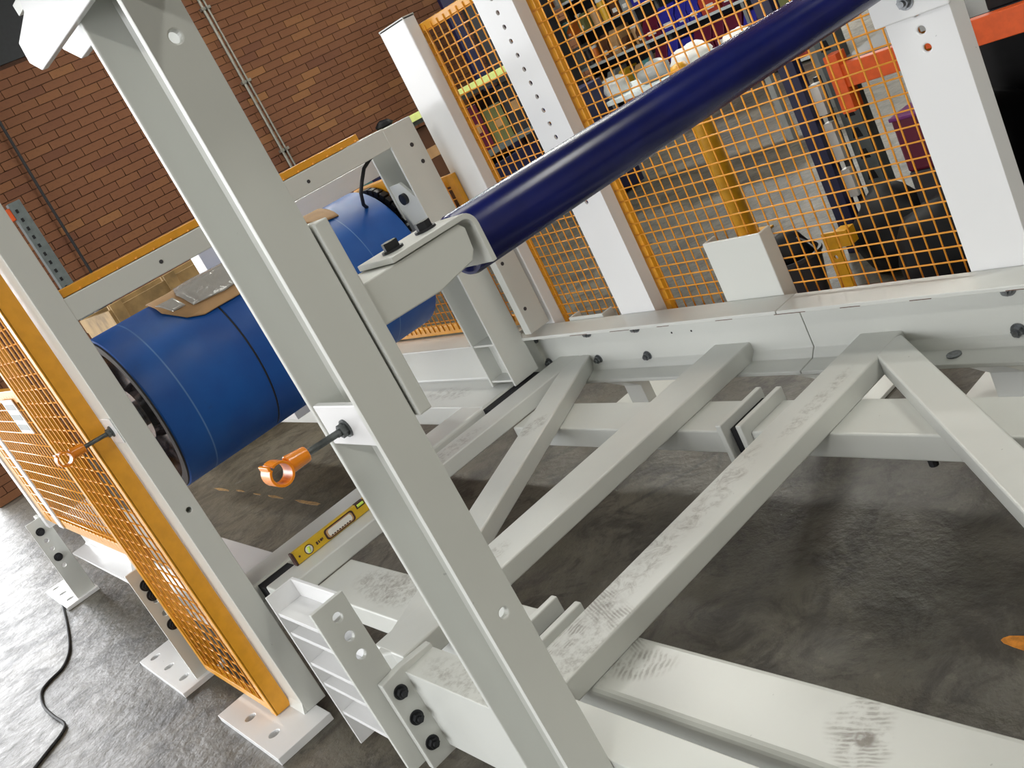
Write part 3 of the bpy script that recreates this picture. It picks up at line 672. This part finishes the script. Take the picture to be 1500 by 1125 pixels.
def rr_poly(y0, y1, z0, z1, r, n=5):
    out = []
    for cy, cz, a0 in ((y1-r, z1-r, 0), (y0+r, z1-r, 90), (y0+r, z0+r, 180), (y1-r, z0+r, 270)):
        out += [(cy+r*math.cos(math.radians(a0+90*i/n)), cz+r*math.sin(math.radians(a0+90*i/n))) for i in range(n+1)]
    return out
gf = MB().prism(rr_poly(.893, 1.008, LZ0+.003, LZ1-.003, .010), 'x', LX1-.001, LX1+.0012).build('grip_frame', 'level_dark', sl)
MB().prism(rr_poly(.899, 1.002, LZ0+.007, LZ1-.007, .009), 'x', LX1+.0005, LX1+.0018).build('grip_trim', 'p_tan', gf)
MB().prism(rr_poly(.905, .997, LZ0+.010, LZ1-.010, .008), 'x', LX1+.001, LX1+.0022).build('grip_opening', 'p_white', gf)
for i in range(8): MB().box(LX1+.002, LX1+.0028, .911+i*.010, .917+i*.010, LZ0+.009, LZ0+.013).build('grip_rib', 'level_dark', gf)
tv = MB().box(LX0+.002, LX1+.0015, 1.024, 1.058, LZ1-.016, LZ1+.0008).build('top_vial_frame', 'level_dark', sl, .001)
MB().cyl((LX1+.001, 1.029, LZ1-.007), (LX1+.001, 1.053, LZ1-.007), .005, 12).build('vial', 'vial', tv, smooth='auto')
MB().cyl((LX1-.002, 1.086, zc), (LX1+.0012, 1.086, zc), .0155, 24).build('vial_ring', 'level_dark', sl)
for i, (y, w) in enumerate(((.856, .006), (.865, .004), (.872, .007), (.880, .003))): MB().box(LX1, LX1+.0008, y, y+w, zc-.006+.001*i, zc+.004).build('printed_mark', 'level_dark', sl)

# ================================================================== FLOOR CABLE
pc = [(-6.148, .499), (-6.02, .44), (-5.80, .40), (-5.39, .331), (-5.05, .26), (-4.88, .188), (-4.83, .11), (-4.77, .059), (-4.60, .032), (-4.41, .036), (-4.25, .048), (-4.18, .02), (-4.12, -.05), (-4.06, -.12), (-3.9, -.3), (-3.6, -.7)]
def smoothpath(p, k=6):
    out = []
    for i in range(len(p)-1):
        a, b, c, d = p[max(i-1, 0)], p[i], p[i+1], p[min(i+2, len(p)-1)]
        for j in range(k):
            t = j/k; out.append(tuple(.5*((2*b[q])+(-a[q]+c[q])*t+(2*a[q]-5*b[q]+4*c[q]-d[q])*t*t+(-a[q]+3*b[q]-3*c[q]+d[q])*t**3) for q in range(len(b))))
    out.append(p[-1]); return out
cd = tag(MB().tube([(x, y, .0065) for x, y in smoothpath(pc)], .0065, 8).build('power_cable', 'rubber', smooth=True), 'black power cable snaking across the floor at lower left', 'cable')

# ================================================================== BACKGROUND (through the mesh)
# yellow bollard
bo_ = thing('bollard', 'yellow steel bollard standing on the floor behind the wire mesh', 'bollard', (-3.69, 4.12, 0))
MB().cyl((-3.69, 4.12, .012), (-3.69, 4.12, 1.0), .052, 28).build('post', 'bollard', bo_, smooth='auto')
MB().lathe_z(-3.69, 4.12, [(.052, 1.0), (.04, 1.025), (0, 1.035)], 28).build('cap', 'bollard', bo_, smooth=True)
MB().box(-3.79, -3.59, 4.02, 4.22, 0, .012).build('base', 'bollard', bo_, .002)
# pallet racking on the right
rk = thing('pallet_rack', 'pallet rack with navy and grey perforated uprights and orange beams', 'rack', (-1.6, 4.0, 0))
MB().box(-2.775, -2.69, 3.66, 3.72, 0, 3.2).build('rack_upright', 'rackblue', rk, .003)
def perf(x0, x1, y0, y1, z1, mat, parent, nm='rack_upright'):
    o = MB().box(x0, x1, y0, y1, 0, z1).build(nm, mat, parent, .003)
    for z in frange(.08, z1-.1, .1):
        m = MB().prism([(x0+.025, z), (x1-.025, z), (x1-.035, z+.045), (x0+.035, z+.045)], 'y', y0-.0015, y0+.002); m.build('slot', 'dark', o)
    return o
perf(-2.665, -2.565, 3.80, 3.88, 2.2, 'rackgreen', rk)
MB().box(-.30, -.2, 3.70, 3.78, 0, 3.2).build('rack_upright', 'rackgreen', rk, .003)
for z0, z1 in ((.745, .842), (1.55, 1.65)):
    rbm = MB().box(-2.50, -.2, 3.60, 3.65, z0, z1).build('rack_beam', 'rackorange', rk, .003)
    MB().box(-2.50, -2.44, 3.59, 3.66, z0-.10, z1+.05).build('beam_connector', 'rackorange', rbm, .002)
    MB().box(-2.50, -.2, 4.45, 4.50, z0, z1).build('rack_beam', 'rackorange', rk, .003)
MB().box(-2.5, -.2, 3.66, 4.45, .83, .842).build('deck', 'p_darkgrey', rk)
MB().prism([(-2.42, .86), (-2.36, .86), (-2.12, 1.5), (-2.18, 1.5)], 'y', 4.4, 4.43).build('brace', 'rackgreen', rk)
pl = thing('plaster_board', 'grey-white boards stacked upright beside the navy rack upright', 'boards', (-2.62, 3.7, 0))
for z0, z1 in ((.42, .60), (.64, .78), (.25, .38)): MB().box(-2.69, -2.645, 3.70, 3.74, z0, z1).build('board', 'p_white', pl, .002)
MB().box(-2.685, -2.655, 3.742, 3.76, 0, .8).build('backing', 'p_darkgrey', pl)
# things on and under the rack
def lump(name, label, cat, c, r, mat, seed=0, grp=None, squash=(1, 1, 1)):
    rnd = random.Random(seed); bm = bmesh.new(); bmesh.ops.create_icosphere(bm, subdivisions=3, radius=1)
    ph = [rnd.uniform(0, 6) for _ in range(9)]
    for v in bm.verts:
        p = v.co; d = 1+.10*math.sin(3*p.x+ph[0])*math.sin(4*p.y+ph[1])+.06*math.sin(7*p.z+ph[2]+3*p.x)+.04*math.sin(11*p.y+ph[3]+5*p.z)
        p = p*d; p.z = max(p.z, -.72)
        v.co = Vector((c[0]+p.x*r[0], c[1]+p.y*r[1], c[2]+(p.z+.72)*r[2]))
    me = bpy.data.meshes.new(name); bm.to_mesh(me); bm.free(); me.materials.append(M[mat])
    for p in me.polygons: p.use_smooth = True
    o = bpy.data.objects.new(name, me); COL.objects.link(o); return tag(o, label, cat, grp)
for i, (x, y, z, a, b, c, lab) in enumerate([(-1.62, 4.02, 0, .26, .30, .40, 'big black plastic bag under the rack right of the far upright'), (-1.08, 4.0, 0, .26, .3, .40, 'second black plastic bag under the rack at the right edge'),
        (-.55, 3.95, 0, .24, .28, .36, 'rightmost black plastic bag under the rack'), (-2.28, 4.12, 0, .28, .26, .27, 'low black bag at the foot of the perforated rack upright'), (-2.36, 3.46, 0, .17, .14, .20, 'black bag added to fill the dark area behind the mesh right of the navy rack upright'), (-2.00, 3.20, 0, .18, .16, .21, 'black bag added to fill the dark area behind the mesh beside the far upright')]):
    lump('rubbish_bag', lab, 'bag', (x, y, z), (a, b, c), 'blackbag', i, 'black bags under the rack')  # last two are added to blacken the area behind the mesh
tp = thing('dark_backdrop', 'black tarpaulin sheet added to darken the space behind the pallet rack', 'backdrop', (-1.3, 4.4, 0))
MB().prism([(x, 4.42+.012*math.sin(x*23)) for x in frange(-2.35, -.25, .03)]+[(x, 4.43+.012*math.sin(x*23)) for x in frange(-2.35, -.25, .03)[::-1]], 'z', 0, .72).build('sheet', 'blackbag', tp, smooth='auto')  # black sheet added to make the space behind the rack dark
bx = thing('storage_box', 'dark box on the rack deck above the orange beam', 'box', (-1.5, 4.0, .842)); MB().box(-1.86, -1.3, 3.67, 4.2, .842, 1.25).build('body', 'blackbag', bx, .006); MB().box(-1.87, -1.29, 3.66, 4.21, 1.25, 1.275).build('lid', 'p_darkgrey', bx, .004)
cr = thing('crate', 'maroon plastic crate behind the mesh left of the far upright', 'crate', (-2.15, 3.5, 0)); MB().box(-2.19, -2.04, 3.40, 3.56, .40, .62).build('body', 'p_maroon', cr, .01); MB().box(-2.195, -2.035, 3.395, 3.565, .61, .625).build('rim', 'p_purple', cr, .004); MB().box(-2.19, -2.04, 3.40, 3.56, 0, .40).build('lower_body', 'p_darkgrey', cr, .008)
# bucket with scrap, yellow bracket and clear wrap near the stub channel
bk = thing('bucket', 'dark bucket full of scrap standing behind the mesh by the bollard', 'bucket', (-2.75, 3.25, 0))
MB().lathe_z(-2.72, 3.22, [(.10, 0), (.13, .20), (.138, .20), (.138, .215), (.125, .215), (.118, .15), (0, .14)], 28).build('shell', 'p_darkgrey', bk, smooth='auto')
MB().tube([(-2.72+.14*math.cos(a), 3.22, .2+.10*math.sin(a)) for a in [i*math.pi/10 for i in range(11)]], .005, 6).build('handle', 'steel', bk, smooth=True)
lump('scrap_lump', 'black lump of scrap in the bucket', 'scrap', (-2.72, 3.22, .15), (.095, .095, .10), 'blackbag', 11)
lump('plastic_wrap', 'crumpled clear plastic wrap beside the bucket', 'plastic wrap', (-3.02, 3.30, 0), (.14, .13, .14), 'plastic', 12)
yb_ = thing('yellow_bracket', 'flat yellow bracket with a hole leaning in front of the bucket', 'bracket', (-2.45, 3.0, 0)); o = MB().box(-2.52, -2.46, 3.2, 3.212, .0, .29).build('plate', 'bollard', yb_, .002); cut(o, [((-2.49, 3.1, .18), (-2.49, 3.3, .18), .009)])
MB().box(-2.46, -2.40, 3.2, 3.26, .22, .29).build('side_plate', 'bollard', yb_, .002)
nb = thing('low_pallet', 'dark low pallet on the floor behind the far channel', 'pallet', (-2.5, 3.35, 0))
for i in range(5): MB().box(-3.0, -1.9, 2.85+i*.03*0+i*.085, 2.92+i*.085, -.0, .02).build('slat', 'p_brown', nb, .002)
# shelving with parts against the far wall
sh = thing('shelving_unit', 'open shelving unit with white boards crowded with parts, far back', 'shelving', (-9.1, 9.1, 0))
ZS = [.05, .43, .84, 1.25, 1.66, 2.05, 2.45]
for z in ZS: MB().box(-9.85, -6.3, 8.98, 9.45, z-.03, z).build('shelf', 'shelfwhite', sh, .003)
for x in (-9.85, -8.40, -6.95, -6.33): MB().box(x, x+.04, 8.99, 9.02, 0, 2.7).build('upright', 'p_grey', sh); MB().box(x, x+.04, 9.42, 9.45, 0, 2.7).build('upright', 'p_grey', sh)
MB().box(-9.85, -6.3, 9.46, 9.47, 0, 2.7).build('back_panel', 'p_darkgrey', sh)
COLN = {'p_blue': 'blue', 'p_maroon': 'maroon', 'p_green': 'green', 'p_white': 'white', 'p_tan': 'tan', 'p_red': 'red', 'p_yellow': 'yellow', 'p_grey': 'grey', 'p_olive': 'olive', 'p_purple': 'purple', 'p_darkgrey': 'dark grey', 'p_teal': 'teal', 'p_orange': 'orange', 'p_brown': 'brown'}
ORD = ['lowest', 'second', 'third', 'fourth', 'fifth', 'sixth', 'top']
rnd = random.Random(3); seen = {}
POS = ['first', 'second', 'third', 'fourth', 'fifth', 'sixth', 'seventh', 'eighth', 'ninth', 'tenth', 'eleventh', 'twelfth', 'thirteenth', 'fourteenth', 'fifteenth', 'sixteenth', 'seventeenth', 'eighteenth', 'nineteenth', 'twentieth']
for k, z in enumerate(ZS[:-1]):
    x = -9.78; i = 0
    while x < -6.5:
        right_side = x > -8.4
        w = rnd.uniform(.08, .15) if not right_side else rnd.uniform(.14, .26)
        h = rnd.uniform(.14, .30) if not right_side else rnd.uniform(.22, .33)
        pal = ['p_tan', 'p_grey', 'p_white', 'p_yellow', 'p_darkgrey', 'p_teal', 'p_orange', 'p_olive', 'p_brown', 'p_tan'] if not right_side else (['p_blue', 'p_green', 'p_white', 'p_blue', 'p_tan'] if k >= 3 else ['p_maroon', 'p_maroon', 'p_maroon', 'p_olive', 'p_red', 'p_maroon', 'p_blue'])
        mat = rnd.choice(pal)
        kind = 'jar' if (not right_side and rnd.random() < .5) else 'bin'
        lab = '%s %s, %s from the left on the %s shelf of the far shelving' % (COLN[mat], 'tub' if kind == 'jar' else 'parts bin', POS[min(i, 19)], ORD[k])
        if kind == 'jar':
            e = thing('parts_tub', lab, 'tub', (x+w/2, 9.12, z), 'parts on the far shelving')
            r = w*.46
            MB().lathe_z(x+w/2, 9.14, [(0, z), (r*.9, z), (r, z+h*.8), (r*.96, z+h*.84), (0, z+h*.84)], 14).build('body', mat, e, smooth='auto')
            MB().lathe_z(x+w/2, 9.14, [(r*1.05, z+h*.84), (r*1.05, z+h), (0, z+h)], 14).build('lid', rnd.choice(['p_white', 'p_darkgrey', mat]), e, smooth='auto')
        else:
            e = thing('parts_bin', lab, 'bin', (x+w/2, 9.12, z), 'parts on the far shelving')
            pbd = MB().prism([(9.00, z), (9.30, z), (9.30, z+h), (9.08, z+h), (9.00, z+h*.55)], 'x', x, x+w).build('body', mat, e, .006)
            MB().box(x+w*.25, x+w*.75, 8.996, 9.0, z+h*.15, z+h*.35).build('card', 'p_white', pbd)
        x += w+rnd.uniform(.01, .05); i += 1
# work table in front, with white sheet and clutter
tb = thing('work_table', 'work table with a glossy white top seen just above the navy roller', 'table', (-5.8, 6.2, 0))
MB().box(-6.9, -4.6, 5.95, 6.7, .70, .74).build('table_top', 'shelfwhite', tb, .004)
for x in (-6.85, -4.68):
    for y in (6.0, 6.6): MB().box(x, x+.05, y, y+.05, 0, .70).build('leg', 'p_grey', tb)
CL = [('red rag', 'p_red', 'rag', (-6.6, 6.1), .10), ('white crumpled plastic', 'plastic', 'plastic wrap', (-6.2, 6.1), .16), ('grey parts bag', 'p_grey', 'bag', (-5.75, 6.15), .15), ('white plastic bundle', 'p_white', 'bundle', (-5.3, 6.1), .17), ('pale plastic bundle', 'p_white', 'bundle', (-5.0, 6.3), .12), ('tan paper bundle', 'p_tan', 'bundle', (-6.0, 6.45), .12)]
for i, (lab, mat, cat, (x, y), r) in enumerate(CL): lump('clutter', lab+' lying on the white work table', cat, (x, y, .74), (r, r*.8, r*.6), mat, 30+i, 'clutter on the work table')
# dark machine cabinet and lime beam, between the plain and drilled uprights
mk = thing('storage_rack', 'dark navy storage rack with lime yellow beam in front of the brick wall', 'rack', (-8.7, 6.6, 0))
for y in (5.0, 6.1, 7.2): MB().box(-8.62, -8.52, y, y+.09, 0, 1.9 if y > 6 else 1.30).build('rack_upright', 'rackblue', mk, .003)
MB().box(-8.53, -8.47, 5.0, 7.35, 1.285, 1.355).build('rack_beam', 'limeyellow', mk, .003)
MB().box(-9.4, -8.55, 5.0, 7.3, .60, .66).build('deck', 'rackgreen', mk); MB().box(-9.4, -8.55, 5.0, 7.3, 1.24, 1.285).build('deck', 'rackgreen', mk)
for i, (y0, y1, z0, z1, m_, lb) in enumerate([(6.25, 6.55, .66, 1.15, 'p_maroon', 'maroon carton in the navy storage rack, left of the olive one'), (6.6, 6.85, .66, 1.05, 'p_olive', 'olive carton in the navy storage rack'), (6.90, 7.15, .66, 1.2, 'p_darkgrey', 'dark grey carton at the right end of the navy storage rack'),
        (5.2, 5.5, .66, 1.1, 'p_teal', 'teal carton at the left end of the navy storage rack'), (5.6, 6.0, .66, 1.2, 'p_brown', 'brown carton in the middle of the navy storage rack'), (6.3, 7.1, 0, .5, 'rackblue', 'navy cabinet on the floor under the storage rack')]):
    e = thing('carton', lb, 'carton', (-8.8, (y0+y1)/2, z0), 'cartons in the navy storage rack'); cbd = MB().box(-9.2, -8.62, y0, y1, z0, z1).build('body', m_, e, .006); MB().box(-8.621, -8.615, y0+.08, y1-.08, z0+(z1-z0)*.4, z0+(z1-z0)*.6).build('label_card', 'p_tan', cbd)
lump('black_reel', 'small black reel lying on the lime yellow beam', 'reel', (-8.52, 5.36, 1.355), (.06, .10, .05), 'blackbag', 51)
nv = thing('navy_cabinet', 'tall navy cabinet seen through the mesh between the far uprights', 'cabinet', (-6.6, 6.5, 0))
MB().box(-6.75, -6.2, 5.6, 6.0, .02, .95).build('body', 'rackblue', nv, .006)
for i in range(5): MB().box(-6.74+i*.108, -6.65+i*.108, 5.594, 5.602, .06, .90).build('door_panel', 'rackblue', nv, .002)
pb = thing('tall_panels', 'tall dark slatted panels leaning against the brick wall behind the mesh', 'panels', (-9.2, 7.9, 0))
for i in range(6): MB().box(-9.4+i*.02, -9.35+i*.02, 7.3+i*.24, 7.48+i*.24, 0, 2.9).build('slat', 'p_darkgrey' if i % 2 else 'rackblue', pb, .003)
# pallets / crate seen under the portal rail, left rack
for k, (x0, z0, lab) in enumerate([(-6.7, .0, 'lowest'), (-6.7, .62, 'upper')]):
    e = thing('timber_crate', '%s open timber crate stacked behind the blue drum' % lab, 'crate', (x0, 2.0, z0), 'stacked timber crates')
    for i in range(4): MB().box(x0, x0+.03, 1.68, 2.75, z0+.03+i*.15, z0+.13+i*.15).build('plank', 'wood', e, .003)
    for i in range(4): MB().box(x0-.8, x0-.77, 1.68, 2.75, z0+.03+i*.15, z0+.13+i*.15).build('plank', 'wood', e, .003)
    for y in (1.70, 2.10, 2.64):
        MB().box(x0-.03, x0, y, y+.08, z0, z0+.61).build('batten', 'wood', e, .003); MB().box(x0+.03, x0+.05, y, y+.08, z0, z0+.61).build('batten', 'wood', e, .003)
    for y in (1.68, 2.72): MB().box(x0-.77, x0, y, y+.03, z0+.03, z0+.58).build('end_panel', 'wood', e, .003)
lr = thing('rack_stand', 'grey-green perforated rack upright with an orange beam stub, at far left by the brick wall', 'rack', (-8.5, 1.95, 0))
lru = MB().box(-8.56, -8.48, 1.93, 2.03, 0, 2.19).build('rack_upright', 'rackgreen', lr, .003)
for z in frange(.3, 2.1, .075): MB().box(-8.481, -8.478, 1.955, 1.975, z, z+.03).build('slot', 'dark', lru)
MB().box(-8.56, -8.49, 1.62, 1.93, 2.06, 2.16).build('beam_stub', 'rackorange', lr, .003); MB().box(-8.6, -8.56, 1.60, 1.72, 0, 2.05).build('rear_upright', 'rackblue', lr, .003)
for k, (y, w, m_, lb) in enumerate([(1.25, .10, 'p_darkgrey', 'dark grey drum can on the low rack behind the left post'), (1.42, .05, 'p_yellow', 'thin yellow tube standing behind the left post'), (1.36, .05, 'p_tan', 'thin tan tube standing behind the left post')]):
    e = thing('standing_tube', lb, 'tube', (-7.9, y+.7, 0)); MB().cyl((-7.9, y+.7, 0), (-7.9, y+.7, 1.22 - .05*k), w*.55, 16).build('body', m_, e, smooth='auto'); MB().cyl((-7.9, y+.7, 1.22-.05*k), (-7.9, y+.7, 1.235-.05*k), w*.57, 16).build('end_cap', 'p_darkgrey', e)
